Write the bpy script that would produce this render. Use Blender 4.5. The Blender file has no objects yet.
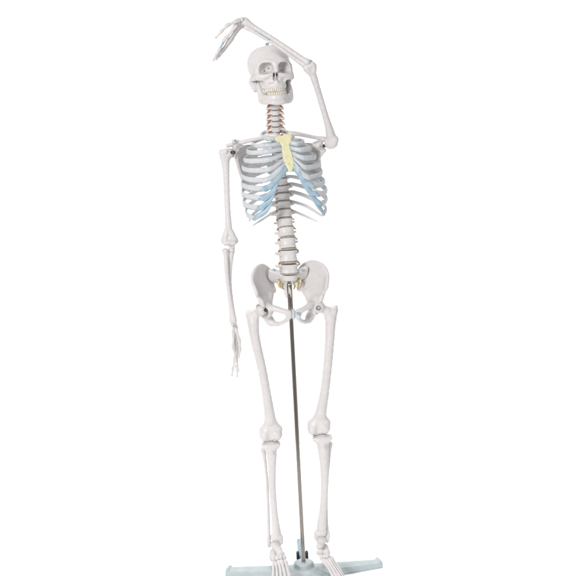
import bpy, math
import numpy as np

C = bpy.context.scene.collection
rad = math.radians

# ------------------------------------------------------------------ camera model
FPX = 1142.0                       # focal length in photo pixels (576 px frame)
CAM = np.array([0.0, -3.6, 1.476])
PITCH, ROLL, YAW = rad(8.0), rad(3.0), rad(10.0)
FW = np.array([0, math.cos(PITCH), -math.sin(PITCH)])
R0 = np.array([1.0, 0, 0]); U0 = np.array([0, math.sin(PITCH), math.cos(PITCH)])
CR = math.cos(ROLL) * R0 - math.sin(ROLL) * U0
CU = math.sin(ROLL) * R0 + math.cos(ROLL) * U0
# body frame: r = viewer right, f = towards viewer, u = up
BR = np.array([math.cos(YAW), math.sin(YAW), 0]); BF = np.array([math.sin(YAW), -math.cos(YAW), 0])
BU = np.array([0, 0, 1.0]); BM = np.stack([BR, BF, BU], 1)


def ray(px, py):
    return FW + (px - 288) / FPX * CR + (288 - py) / FPX * CU


def P(px, py, Y=0.0):              # world metres on the plane Y = const
    d = ray(px, py)
    return CAM + d * ((Y - CAM[1]) / d[1])


def W(px, py, ymm=0.0):            # world millimetres
    return P(px, py, ymm * .001) * 1000


def L(px, py, f):                  # body-frame millimetres on the plane f = const (mm)
    d = ray(px, py)
    t = (f * .001 - CAM @ BF) / (d @ BF)
    return (CAM + d * t) @ BM * 1000


def l2w(v):                        # body mm -> world mm
    return np.asarray(v) @ BM.T


# ------------------------------------------------------------------ implicit modelling
def A(*v): return np.array(v, float)


def catmull(pts, n):
    pts = np.asarray(pts, float)
    if len(pts) == 2:
        t = np.linspace(0, 1, n)[:, None]
        return pts[0] * (1 - t) + pts[1] * t
    p = np.vstack([2 * pts[0] - pts[1], pts, 2 * pts[-1] - pts[-2]])
    m = len(pts) - 1
    ts = np.linspace(0, m, n)
    i = np.minimum(ts.astype(int), m - 1); t = (ts - i)[:, None]
    a, b, c, d = p[i], p[i + 1], p[i + 2], p[i + 3]
    return .5 * (2 * b + (c - a) * t + (2 * a - 5 * b + 4 * c - d) * t ** 2 + (3 * b - a - 3 * c + d) * t ** 3)


class S:
    def __init__(s): s.ops = []

    def _a(s, fn, lo, hi, k, sub):
        s.ops.append((fn, np.asarray(lo, float), np.asarray(hi, float), k, sub)); return s

    def ball(s, c, r, k=4, sub=False):
        c = np.asarray(c, float)
        return s._a(lambda x, y, z: np.sqrt((x - c[0]) ** 2 + (y - c[1]) ** 2 + (z - c[2]) ** 2) - r, c - r, c + r, k, sub)

    def ell(s, c, r, k=4, sub=False, R=None):
        c = np.asarray(c, float); r = np.asarray(r, float)

        def fn(x, y, z):
            x, y, z = x - c[0], y - c[1], z - c[2]
            if R is not None:
                x, y, z = (x * R[0, i] + y * R[1, i] + z * R[2, i] for i in range(3))
            k0 = np.sqrt((x / r[0]) ** 2 + (y / r[1]) ** 2 + (z / r[2]) ** 2)
            k1 = np.sqrt((x / r[0] ** 2) ** 2 + (y / r[1] ** 2) ** 2 + (z / r[2] ** 2) ** 2) + 1e-6
            return k0 * (k0 - 1) / k1
        e = r if R is None else np.sqrt(((np.asarray(R) * r) ** 2).sum(1))
        return s._a(fn, c - e, c + e, k, sub)

    def cone(s, a, b, ra, rb, k=4, sub=False):
        a = np.asarray(a, float); b = np.asarray(b, float); d = b - a; dd = d @ d + 1e-9

        def fn(x, y, z):
            x, y, z = x - a[0], y - a[1], z - a[2]
            t = np.clip((x * d[0] + y * d[1] + z * d[2]) / dd, 0, 1)
            return np.sqrt((x - t * d[0]) ** 2 + (y - t * d[1]) ** 2 + (z - t * d[2]) ** 2) - (ra + (rb - ra) * t)
        m = max(ra, rb)
        return s._a(fn, np.minimum(a, b) - m, np.maximum(a, b) + m, k, sub)

    def chain(s, pts, rr, k=3, n=0, sub=False):
        pts = np.asarray(pts, float); rr = np.asarray(rr, float)
        n = n or (len(pts) - 1) * 3 + 1
        if len(pts) > 2:
            q = catmull(np.hstack([pts, rr[:, None]]), n)
            pts, rr = q[:, :3], q[:, 3]
        for i in range(len(pts) - 1):
            s.cone(pts[i], pts[i + 1], rr[i], rr[i + 1], k, sub)
        return s

    def box(s, c, h, rd=2, k=4, sub=False, R=None):
        c = np.asarray(c, float); h = np.asarray(h, float)

        def fn(x, y, z):
            x, y, z = x - c[0], y - c[1], z - c[2]
            if R is not None:
                x, y, z = (x * R[0, i] + y * R[1, i] + z * R[2, i] for i in range(3))
            qx, qy, qz = abs(x) - h[0] + rd, abs(y) - h[1] + rd, abs(z) - h[2] + rd
            o = np.sqrt(np.maximum(qx, 0) ** 2 + np.maximum(qy, 0) ** 2 + np.maximum(qz, 0) ** 2)
            return o + np.minimum(np.maximum(np.maximum(qx, qy), qz), 0) - rd
        e = h if R is None else (abs(np.asarray(R)) * h).sum(1)
        return s._a(fn, c - e, c + e, k, sub)

    def drum(s, c, rx, ry, hh, waist=.1, rd=2, k=4):
        c = np.asarray(c, float)

        def fn(x, y, z):
            x, y, z = x - c[0], y - c[1], z - c[2]
            w = 1 - waist * np.clip(1 - (z / hh) ** 2, 0, 1)
            q = np.sqrt((x / (rx * w)) ** 2 + (y / (ry * w)) ** 2)
            a = (q - 1) * min(rx, ry) + rd; b = abs(z) - hh + rd
            return np.minimum(np.maximum(a, b), 0) + np.sqrt(np.maximum(a, 0) ** 2 + np.maximum(b, 0) ** 2) - rd
        return s._a(fn, c - A(rx, ry, hh), c + A(rx, ry, hh), k, False)

    def sheet(s, grid, r, k=4, step=3.0, sub=False):
        g = np.asarray(grid, float); m, n = g.shape[:2]
        r = np.broadcast_to(np.asarray(r, float), (m, n))
        q = np.concatenate([g, r[:, :, None]], 2)
        l0 = max(np.linalg.norm(np.diff(g, axis=0), axis=2).sum(0)); l1 = max(np.linalg.norm(np.diff(g, axis=1), axis=2).sum(1))
        a, b = max(3, int(l0 / step) + 1), max(3, int(l1 / step) + 1)
        q = np.stack([catmull(q[:, j], a) for j in range(n)], 1)
        q = np.stack([catmull(q[i], b) for i in range(a)], 0).reshape(-1, 4)

        def fn(x, y, z):
            xs, ys, zs = x.ravel(), y.ravel(), z.ravel()
            d = np.full((len(xs), len(ys), len(zs)), 50.0, np.float32)
            for px, py, pz, pr in q:
                e = pr + 7
                i0, i1 = np.searchsorted(xs, (px - e, px + e)); j0, j1 = np.searchsorted(ys, (py - e, py + e)); k0, k1 = np.searchsorted(zs, (pz - e, pz + e))
                v = d[i0:i1, j0:j1, k0:k1]
                np.minimum(v, np.sqrt((xs[i0:i1, None, None] - px) ** 2 + (ys[None, j0:j1, None] - py) ** 2 + (zs[None, None, k0:k1] - pz) ** 2) - pr, out=v)
            return d
        m_ = q[:, 3].max()
        return s._a(fn, q[:, :3].min(0) - m_, q[:, :3].max(0) + m_, k, sub)

    def build(s, h=1.6, blur=1):
        lo = np.min([o[1] for o in s.ops if not o[4]], 0) - 4 * h
        hi = np.max([o[2] for o in s.ops if not o[4]], 0) + 4 * h
        n = np.ceil((hi - lo) / h).astype(int) + 1
        ax = [(lo[i] + h * np.arange(n[i])).astype(np.float32) for i in range(3)]
        F = np.full(n, 100.0, np.float32)
        for fn, a, b, k, sub in s.ops:
            e = max(k, 0) + 3.5 * h
            sl = [slice(max(0, int((a[i] - e - lo[i]) / h)), max(0, min(n[i], int((b[i] + e - lo[i]) / h) + 2))) for i in range(3)]
            if any(q.stop <= q.start for q in sl): continue
            x = ax[0][sl[0]][:, None, None]; y = ax[1][sl[1]][None, :, None]; z = ax[2][sl[2]][None, None, :]
            d = fn(x, y, z); f = F[tuple(sl)]
            if sub:
                d = -d
                if k > 0:
                    t = np.clip(.5 - .5 * (f - d) / k, 0, 1)
                    F[tuple(sl)] = f * (1 - t) + d * t + k * t * (1 - t)
                else: F[tuple(sl)] = np.maximum(f, d)
            elif k > 0:
                t = np.clip(.5 + .5 * (f - d) / k, 0, 1)
                F[tuple(sl)] = f * (1 - t) + d * t - k * t * (1 - t)
            else: F[tuple(sl)] = np.minimum(f, d)
        F = np.clip(F, -4 * h, 4 * h)
        for _ in range(blur):
            for i in range(3):
                G = F.copy(); a = [slice(None)] * 3; b = [slice(None)] * 3; c = [slice(None)] * 3
                a[i], b[i], c[i] = slice(0, -2), slice(1, -1), slice(2, None)
                G[tuple(b)] = .25 * F[tuple(a)] + .5 * F[tuple(b)] + .25 * F[tuple(c)]
                F = G
        return surfnet(F, lo, h)


def surfnet(F, lo, h):
    I = F < 0
    nx, ny, nz = F.shape
    cnt = np.zeros((nx - 1, ny - 1, nz - 1), np.int8)
    offs = [(i, j, k) for i in (0, 1) for j in (0, 1) for k in (0, 1)]
    for i, j, k in offs:
        cnt += I[i:nx - 1 + i, j:ny - 1 + j, k:nz - 1 + k]
    act = (cnt > 0) & (cnt < 8)
    idx = np.argwhere(act); n = len(idx)
    vals = np.stack([F[idx[:, 0] + i, idx[:, 1] + j, idx[:, 2] + k] for i, j, k in offs], 1)
    O = np.array(offs, float); acc = np.zeros((n, 3)); w = np.zeros(n)
    for a in range(8):
        for b in range(a + 1, 8):
            if abs(O[a] - O[b]).sum() != 1: continue
            va, vb = vals[:, a], vals[:, b]; m = (va < 0) != (vb < 0)
            t = np.where(m, va / np.where(m, va - vb, 1), 0)
            acc += (m[:, None]) * (O[a] + t[:, None] * (O[b] - O[a])); w += m
    V = lo + h * (idx + acc / w[:, None])
    mp = np.full(act.shape, -1, np.int32); mp[tuple(idx.T)] = np.arange(n)
    faces = []
    for ax in range(3):
        sl0 = [slice(1, -1)] * 3; sl1 = [slice(1, -1)] * 3
        sl0[ax] = slice(0, -1); sl1[ax] = slice(1, None)
        a, b = I[tuple(sl0)], I[tuple(sl1)]
        e = np.argwhere(a != b); ins = a[tuple(e.T)]
        off = np.ones(3, int); off[ax] = 0
        e = e + off
        o1, o2 = (ax + 1) % 3, (ax + 2) % 3
        d1 = np.zeros(3, int); d1[o1] = 1; d2 = np.zeros(3, int); d2[o2] = 1
        q = np.stack([mp[tuple((e - d1 - d2).T)], mp[tuple((e - d2).T)], mp[tuple(e.T)], mp[tuple((e - d1).T)]], 1)
        q[~ins] = q[~ins][:, ::-1]
        faces.append(q)
    return V, np.vstack(faces)


# ------------------------------------------------------------------ explicit meshes (mm)
def sweep(pts, ra, rb=None, ref=(0, 0, 1), n=10, m=0, cap=True):
    """tube along a smooth path: ra across ref, rb along ref; rounded ends"""
    pts = np.asarray(pts, float); rb = ra if rb is None else rb
    k = len(pts)
    ra = np.broadcast_to(np.asarray(ra, float), (k,)) if np.ndim(ra) == 0 else np.asarray(ra, float)
    rb = np.broadcast_to(np.asarray(rb, float), (k,)) if np.ndim(rb) == 0 else np.asarray(rb, float)
    m = m or (k - 1) * 5 + 1
    if len(ra) != k: ra = np.interp(np.linspace(0, 1, k), np.linspace(0, 1, len(ra)), ra)
    if len(rb) != k: rb = np.interp(np.linspace(0, 1, k), np.linspace(0, 1, len(rb)), rb)
    q = catmull(np.hstack([pts, ra[:, None], rb[:, None]]), m)
    p, a, b = q[:, :3], q[:, 3], q[:, 4]
    T = np.gradient(p, axis=0); T /= np.linalg.norm(T, axis=1)[:, None] + 1e-9
    if cap:
        pp, aa, bb, TT = [], [], [], []
        for i, s in ((0, -1), (-1, 1)):
            r = min(a[i], b[i])
            rows = [(p[i] + T[i] * s * r * math.sin(g), a[i] * math.cos(g), b[i] * math.cos(g)) for g in (rad(30), rad(58), rad(80))]
            if s < 0: rows = rows[::-1]
            pp.append([x[0] for x in rows]); aa.append([x[1] for x in rows]); bb.append([x[2] for x in rows]); TT.append([T[i]] * 3)
        p = np.vstack([pp[0], p, pp[1]]); a = np.concatenate([aa[0], a, aa[1]]); b = np.concatenate([bb[0], b, bb[1]]); T = np.vstack([TT[0], T, TT[1]])
    ref = np.asarray(ref, float)
    if ref.ndim == 1: ref = np.broadcast_to(ref, p.shape)
    side = np.cross(T, ref); side /= np.linalg.norm(side, axis=1)[:, None] + 1e-9
    up = np.cross(side, T)
    th = np.linspace(0, 2 * math.pi, n, endpoint=False)
    V = (p[:, None] + side[:, None] * (a[:, None] * np.cos(th))[:, :, None] + up[:, None] * (b[:, None] * np.sin(th))[:, :, None]).reshape(-1, 3)
    M = len(p); F = []
    for i in range(M - 1):
        for j in range(n):
            F.append((i * n + j, i * n + (j + 1) % n, (i + 1) * n + (j + 1) % n, (i + 1) * n + j))
    F.append(tuple(range(n))[::-1]); F.append(tuple((M - 1) * n + j for j in range(n)))
    return V, F


def merge(parts):
    V, F, o = [], [], 0
    for v, f in parts:
        V.append(np.asarray(v)); F += [tuple(int(i) + o for i in q) for q in f]; o += len(v)
    return np.vstack(V), F


def lathe(prof, c, axis=(0, 0, 1), n=28):
    """profile [(radius, height)] turned about an axis, capped"""
    z = np.asarray(axis, float); z = z / np.linalg.norm(z)
    x = np.cross(z, (0.3, 1, 0.2)); x /= np.linalg.norm(x); y = np.cross(z, x)
    th = np.linspace(0, 2 * math.pi, n, endpoint=False)
    V = np.vstack([np.asarray(c) + z * h + r * (np.cos(th)[:, None] * x + np.sin(th)[:, None] * y) for r, h in prof])
    F = [(i * n + j, i * n + (j + 1) % n, (i + 1) * n + (j + 1) % n, (i + 1) * n + j) for i in range(len(prof) - 1) for j in range(n)]
    F.append(tuple(range(n))[::-1]); F.append(tuple((len(prof) - 1) * n + j for j in range(n)))
    return V, F


# ------------------------------------------------------------------ materials
def mat(name, c1, c2, rough=.45, scale=60, bump=.08, metal=0, sss=0, detail=4, bdist=.001, spec=.4, vein=None):
    m = bpy.data.materials.new(name); m.use_nodes = True
    nt = m.node_tree; b = nt.nodes['Principled BSDF']
    tc = nt.nodes.new('ShaderNodeTexCoord')
    nz = nt.nodes.new('ShaderNodeTexNoise'); nz.inputs['Scale'].default_value = scale; nz.inputs['Detail'].default_value = detail
    nt.links.new(tc.outputs['Object'], nz.inputs['Vector'])
    cr = nt.nodes.new('ShaderNodeValToRGB')
    cr.color_ramp.elements[0].position = .32; cr.color_ramp.elements[1].position = .68
    cr.color_ramp.elements[0].color = (*c1, 1); cr.color_ramp.elements[1].color = (*c2, 1)
    nt.links.new(nz.outputs['Fac'], cr.inputs['Fac'])
    nt.links.new(cr.outputs['Color'], b.inputs['Base Color'])
    b.inputs['Roughness'].default_value = rough; b.inputs['Metallic'].default_value = metal
    b.inputs['Specular IOR Level'].default_value = spec
    if sss:
        b.inputs['Subsurface Weight'].default_value = sss
        b.inputs['Subsurface Radius'].default_value = (1, .7, .6); b.inputs['Subsurface Scale'].default_value = .004
    if bump:
        n2 = nt.nodes.new('ShaderNodeTexNoise'); n2.inputs['Scale'].default_value = scale * 4; n2.inputs['Detail'].default_value = 6
        nt.links.new(tc.outputs['Object'], n2.inputs['Vector'])
        bp = nt.nodes.new('ShaderNodeBump'); bp.inputs['Strength'].default_value = bump; bp.inputs['Distance'].default_value = bdist
        nt.links.new(n2.outputs['Fac'], bp.inputs['Height']); nt.links.new(bp.outputs['Normal'], b.inputs['Normal'])
    return m


BONE = mat('bone_plastic', (.625, .60, .597), (.67, .643, .637), .38, 60, .35, bdist=.0006)
RIBM = mat('rib_plastic', (.58, .585, .60), (.63, .632, .642), .42, 60, .25, bdist=.0005)
CART = mat('cartilage_plastic', (.50, .545, .58), (.57, .61, .635), .42, 55, .3)
CARTB = mat('arch_cartilage_plastic', (.28, .41, .505), (.41, .525, .60), .42, 55, .3)
FINE = mat('fine_bone_plastic', (.615, .59, .585), (.66, .634, .625), .4, 70, 0)
YEL = mat('sternum_plastic', (.69, .65, .40), (.77, .73, .49), .5, 70, .4)
TOOTH = mat('tooth_plastic', (.66, .61, .51), (.74, .70, .61), .35, 120, .1)
DISC = mat('disc_plastic', (.16, .135, .11), (.36, .32, .26), .55, 160, .3)
LDISC = mat('lumbar_disc_plastic', (.25, .22, .175), (.50, .46, .38), .5, 220, .3)
NERVE = mat('nerve_plastic', (.42, .22, .09), (.62, .42, .18), .45, 120, .2)
CNERVE = mat('neck_nerve_plastic', (.26, .09, .055), (.48, .24, .11), .45, 120, .2)
NERVY = mat('sacral_nerve_plastic', (.66, .53, .27), (.80, .69, .42), .45, 120, .2)
STEEL = mat('brushed_steel', (.30, .275, .25), (.34, .312, .285), .14, 200, 0, metal=1)
SCRG = mat('grey_screw_metal', (.20, .195, .19), (.28, .27, .265), .5, 200, 0, metal=.6)
SCREW = mat('dark_screw_metal', (.05, .05, .05), (.12, .115, .11), .4, 200, .1, metal=.9)
GREYM = mat('grey_plastic', (.30, .30, .31), (.40, .40, .40), .5, 90, .1)
BASEM = mat('pale_base_plastic', (.36, .42, .435), (.42, .47, .485), .4, 40, .15)
BLUE = mat('blue_plastic', (.22, .33, .40), (.30, .41, .47), .4, 50, .1)
BLACK = mat('black_rubber', (.008, .008, .009), (.02, .02, .022), .45, 90, .2)
STRAP = mat('blue_strip_plastic', (.20, .34, .44), (.32, .46, .55), .4, 90, .1)  # blue shared by the strips, rib strands and screw heads
FLOORM = mat('white_floor_vinyl', (.93, .93, .93), (.95, .95, .95), .8, 5, .02, spec=.1)

# ------------------------------------------------------------------ objects
ORG = {}


def link(name, V, F, m, parent=None, label=None):
    """V in world mm; mesh object with its origin at the centre of its vertices"""
    V = np.asarray(V, float) * .001
    c = (V.min(0) + V.max(0)) / 2
    me = bpy.data.meshes.new(name)
    me.from_pydata((V - c).tolist(), [], [tuple(int(i) for i in q) for q in F]) if not isinstance(F, np.ndarray) else _fast(me, V - c, F)
    me.polygons.foreach_set('use_smooth', np.ones(len(me.polygons), bool))
    me.update(); me.validate()
    if not isinstance(F, np.ndarray): me.set_sharp_from_angle(angle=rad(48))
    me.materials.append(m)
    o = bpy.data.objects.new(name, me); C.objects.link(o)
    po = ORG[parent.name] if parent else np.zeros(3)
    o.parent = parent; o.location = c - po
    ORG[o.name] = c
    if label: o['label'] = label
    return o


def _fast(me, V, F):
    me.vertices.add(len(V)); me.vertices.foreach_set('co', V.astype(np.float32).ravel())
    me.loops.add(F.size); me.loops.foreach_set('vertex_index', F.astype(np.int32).ravel())
    me.polygons.add(len(F)); me.polygons.foreach_set('loop_start', np.arange(0, F.size, 4, dtype=np.int32))


def empty(name, loc, label, cat):
    o = bpy.data.objects.new(name, None); C.objects.link(o); o.location = loc
    o.empty_display_size = .1
    o['label'] = label; o['category'] = cat; ORG[o.name] = np.asarray(loc, float)
    return o


def inbody(VF, org):               # body-frame mesh placed at body-frame origin (mm)
    return l2w(VF[0] + np.asarray(org)), VF[1]


SK = empty('anatomical_skeleton', P(303, 588, 0.0) + A(0, 0, .0),
           'white human skeleton model with one arm bent over its skull and yellow sternum', 'skeleton')

# ---------------------------------------------------------------- skull (r, f, u mm; origin = centre of the braincase)
sk = S()
sk.ell((0, -12, 3), (61, 84, 63), 1)
sk.ell((0, 25, 9), (53, 61, 53), 18)
for s in (-1, 1):
    sk.ell((s * 23, -30, 14), (41, 52, 46), 14)
sk.ell((0, 5, -46), (38, 46, 22), 14)
sk.ell((0, -2, -64), (40, 26, 24), 12)
sk.ell((0, -45, -30), (46, 42, 30), 14)
for s in (-1, 1):                                   # temporal hollow
    sk.ell((s * 77, 40, -4), (24, 22, 28), 16, True)
# face block
sk.ell((0, 46, -32), (38, 37, 30), 8)
sk.ell((0, 50, -54), (31, 33, 20), 8)
sk.ell((0, 46, -72), (24, 28, 14), 6)
t = np.linspace(rad(-15), rad(195), 11)
sk.chain([(30 * math.cos(a), 46 + 35 * math.sin(a), -59) for a in t], [7] * 11, 5)
for i, a in enumerate(np.linspace(rad(20), rad(160), 11)):
    sk.cone((31.5 * math.cos(a), 46 + 37 * math.sin(a), -52), (31.5 * math.cos(a), 46 + 36.5 * math.sin(a), -65), 3.2, 4.4, 3)
for s in (-1, 1):
    sk.chain([(s * 7, 80, 9), (s * 24, 76, 13), (s * 40, 65, 9), (s * 48, 57, -2)], [5.5, 4.2, 4.2, 4.6], 9)     # brow
    sk.chain([(s * 50, 57, 2), (s * 51, 56, -14), (s * 49, 58, -28)], [4.6, 4.6, 7], 6)                          # frontal process
    sk.ell((s * 46, 59, -31), (14, 9, 10), 8)                                                            # cheek
    sk.chain([(s * 45, 63, -30), (s * 28, 73, -29), (s * 15, 78, -22)], [8, 6, 5], 6)                        # lower rim
    sk.chain([(s * 38, 62, -38), (s * 28, 64, -52)], [9, 7], 8)
    sk.chain([(s * 50, 54, -32), (s * 60, 36, -35), (s * 63, 12, -35), (s * 58, -8, -33)], [7, 5.4, 5.2, 6.5], 5)  # arch
    sk.cone((s * 52, -20, -42), (s * 49, -14, -66), 14, 8, 8)                                           # mastoid
    sk.cone((s * 30, 20, -45), (s * 29, 32, -82), 11, 9, 6)
sk.chain([(0, 80, 6), (0, 84, -6), (0, 92, -17)], [9, 7, 4.5], 6)                                       # nasal bones
sk.cone((0, 84, -48), (0, 83, -58), 6, 6, 6)
for s in (-1, 1):                                   # orbits
    a = s * rad(-12); R = np.array([[math.cos(a), -math.sin(a), 0], [math.sin(a), math.cos(a), 0], [0, 0, 1]])
    sk.box((s * 26.5, 73, -6), (19, 23, 15.5), 13, 6, True, R)
    sk.ell((s * 23, 54, -7), (13, 12, 11), 6, True)
    sk.cone((s * 15, 50, -6), (s * 11, 32, -5), 2.3, 2.0, 1, True)
    sk.cone((s * 30, 52, -15), (s * 22, 30, -10), 2.0, 2.0, 1, True)
    sk.ell((s * 5.0, 84, -35), (4.6, 15, 9.5), 2, True)  # nasal aperture
    sk.cone((s * 3.4, 90, -22), (s * 4.4, 60, -28), 3.6, 5, 2, True)
    sk.ball((s * 24, 75, -38), 1.8, 1, True)
    sk.ell((s * 40, 62, -53), (9, 13, 10), 6, True)
sk.box((0, 66, -33), (1.3, 12, 13), .8, 1)
HO = L(270.2, 67.3, 4.0)
ca, sa_ = math.cos(rad(1.5)), math.sin(rad(1.5))
HR = np.array([[ca, sa_, 0], [-sa_, ca, 0], [0, 0, 1.0]])     # the head turns a little further than the chest


def inhead(VF): return l2w(np.asarray(VF[0]) @ HR.T + HO), VF[1]


def injaw(VF):                     # the jaw hangs loose, slid to one side of the skull
    v = np.array(VF[0]); v[:, 0] += (11 - 8 * v[:, 1] / 80) * np.clip((-v[:, 2] - 20) / 60, .5, 1)
    return inhead((v, VF[1]))


hv = inhead(sk.build(1.4, 1))
skull = link('skull', *hv, BONE, SK)


def teeth(u0, hh, sgn, ra, rf, f0):
    parts = []
    th = np.linspace(rad(8), rad(172), 15)
    for i in range(14):
        a = .5 * (th[i] + th[i + 1]); c = A(ra * math.cos(a), f0 + rf * math.sin(a), u0)
        tdir = A(-ra * math.sin(a), rf * math.cos(a), 0); tdir /= np.linalg.norm(tdir)
        w = np.linalg.norm(A(ra * (math.cos(th[i]) - math.cos(th[i + 1])), rf * (math.sin(th[i]) - math.sin(th[i + 1])), 0)) * .52
        h2 = hh * (1.0 if i in (5, 8) else .92)
        parts.append(sweep([c - A(0, 0, h2 * .7), c, c + A(0, 0, h2 * .7)],
                           np.array([w * .8, w, w * .72][::sgn]), np.array([2.6, 3.4, 3.2]), ref=np.cross(A(0, 0, 1), tdir), n=10, m=7))
    return merge(parts)


link('upper_teeth', *inhead(teeth(-71.5, 7.4, 1, 29, 35.5, 47)), TOOTH, skull, 'cream upper teeth')
mb = S()
q = [(-46, 6, -101), (-43, 22, -106), (-33, 52, -108), (-18, 74, -109), (0, 81, -109)]
q += [(-x, y, z) for x, y, z in q[:-1]][::-1]
q2 = [(x * .93, y + .5, z + (17 if abs(x) < 40 else 14)) for x, y, z in q]
mid = [((a[0] + b[0]) / 2, (a[1] + b[1]) / 2 - 1, (a[2] + b[2]) / 2) for a, b in zip(q, q2)]
mb.sheet([q, mid, q2], np.array([[6.5] * 9, [5.0] * 9, [5.0] * 9]), 3, 2.5)
mb.ell((0, 82, -109), (24, 8, 9), 8)
mb.ell((0, 56, -94), (33, 28, 14), 8)
for s in (-1, 1):
    mb.sheet([[(s * 48, 4, -99), (s * 47, 20, -99), (s * 46, 36, -98)], [(s * 50, -2, -72), (s * 48.5, 15, -72), (s * 47, 32, -72)], [(s * 52, -4, -48), (s * 50, 8, -50), (s * 48, 22, -46)]],
             np.array([[7, 7.5, 7], [6, 7, 6.5], [4.5, 4.5, 3.5]]), 4, 2.5)
    mb.ell((s * 39, 38, -91), (9, 18, 10), 7)
    mb.ell((s * 41, 22, -80), (8, 14, 15), 6)
    mb.ell((s * 52, -4, -44), (9, 5, 5), 3)
    mb.ell((s * 49, 11, -43), (10, 6, 8), 4, True)
    mb.ball((s * 22, 78, -104), 1.8, 1, True)
mand = link('mandible', *injaw(mb.build(1.4, 2)), BONE, SK)
link('lower_teeth', *injaw(teeth(-83, 6.2, -1, 28, 34, 46)), TOOTH, mand, 'cream lower teeth')
c = W(267.3, 46.2, 6)
link('hanging_screw', *lathe([(8, -6), (8, 1), (6, 2.5), (4.5, 3), (4.5, 6), (6, 6.5), (6, 9), (3, 10)], c, n=18), GREYM, skull, 'grey hanging screw on top of the skull')

# ---------------------------------------------------------------- spine
def vert_proto(kind):
    v = S()
    if kind == 'c':
        v.drum((0, 0, 0), 12.5, 8.5, 6.6, .10, 1.6, 0)
        for s in (-1, 1):
            v.cone((s * 9, -3, 1), (s * 24, -5, -3), 4.2, 3.6, 3); v.ball((s * 25, -4, -3), 4.2, 2)
            v.cone((s * 11, 0, 5), (s * 12, -4, 8), 2.6, 2, 2)
            v.cone((s * 14, -8, 0), (s * 17, -14, 0), 5, 6, 3); v.cone((s * 17, -13, 6), (s * 17, -15, -6), 5, 5, 3)
            v.cone((s * 15, -17, 0), (s * 2, -27, -2), 4, 4, 3); v.cone((0, -27, -2), (s * 4, -45, -8), 4, 3, 3)
    elif kind == 't':
        v.drum((0, 0, 0), 15, 13.5, 9.8, .12, 1.8, 0)
        for s in (-1, 1):
            v.cone((s * 10, -9, 4), (s * 12, -20, 4), 4.5, 4.5, 3); v.cone((s * 12, -20, 3), (s * 25, -31, 7), 5, 5, 4)
            v.cone((s * 11, -21, 10), (s * 11, -23, -11), 4.5, 4.5, 3); v.cone((s * 11, -22, 0), (0, -30, -3), 4, 4, 3)
        v.cone((0, -29, -2), (0, -56, -24), 4.5, 3, 4)
    else:
        v.drum((0, 0, 0), 25.8, 18, 13.2, .17, 2.0, 0)
        for s in (-1, 1):
            v.cone((s * 14, -13, 5), (s * 16, -28, 4), 6.5, 6.5, 4); v.cone((s * 16, -24, 4), (s * 33, -31, 6), 5, 3.2, 4)
            v.cone((s * 17, -33, 14), (s * 17, -33, -16), 6.5, 6.5, 4); v.cone((s * 16, -32, 0), (0, -40, -3), 6, 6, 4)
        v.box((0, -52, -5), (3.5, 14, 10), 3, 4)
    return v.build(1.1, 1)


PROTO = {k: vert_proto(k) for k in 'ctl'}
# (kind, image y of the body centre, height px)
YV = [('c', y) for y in (102.0, 107.6, 113.0, 118.4, 123.8, 129.4)]
YV += [('t', y) for y in (135.3, 141.3, 147.6, 154, 160.6, 167.3, 174.3, 181.5, 189, 196.9, 205.1, 213.7)]
YV += [('l', y) for y in (222.7, 232.4, 243.3, 255.7, 268.8)]
ks = np.array([105, 112, 123, 135, 160, 187, 205, 223, 243, 256, 270.])
kx = np.array([275, 275.2, 275.6, 276.3, 279.0, 282.9, 284.2, 285.8, 288.2, 289.0, 289.8])
kf = np.array([4, 3, -4, -14, -42, -47, -40, -28, -8, -2, -4.])


def spine_x(y): return float(np.interp(y, ks, kx))
def spine_f(y): return float(np.interp(y, ks, kf))
def spine(y): return L(spine_x(y), y, spine_f(y))


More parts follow.
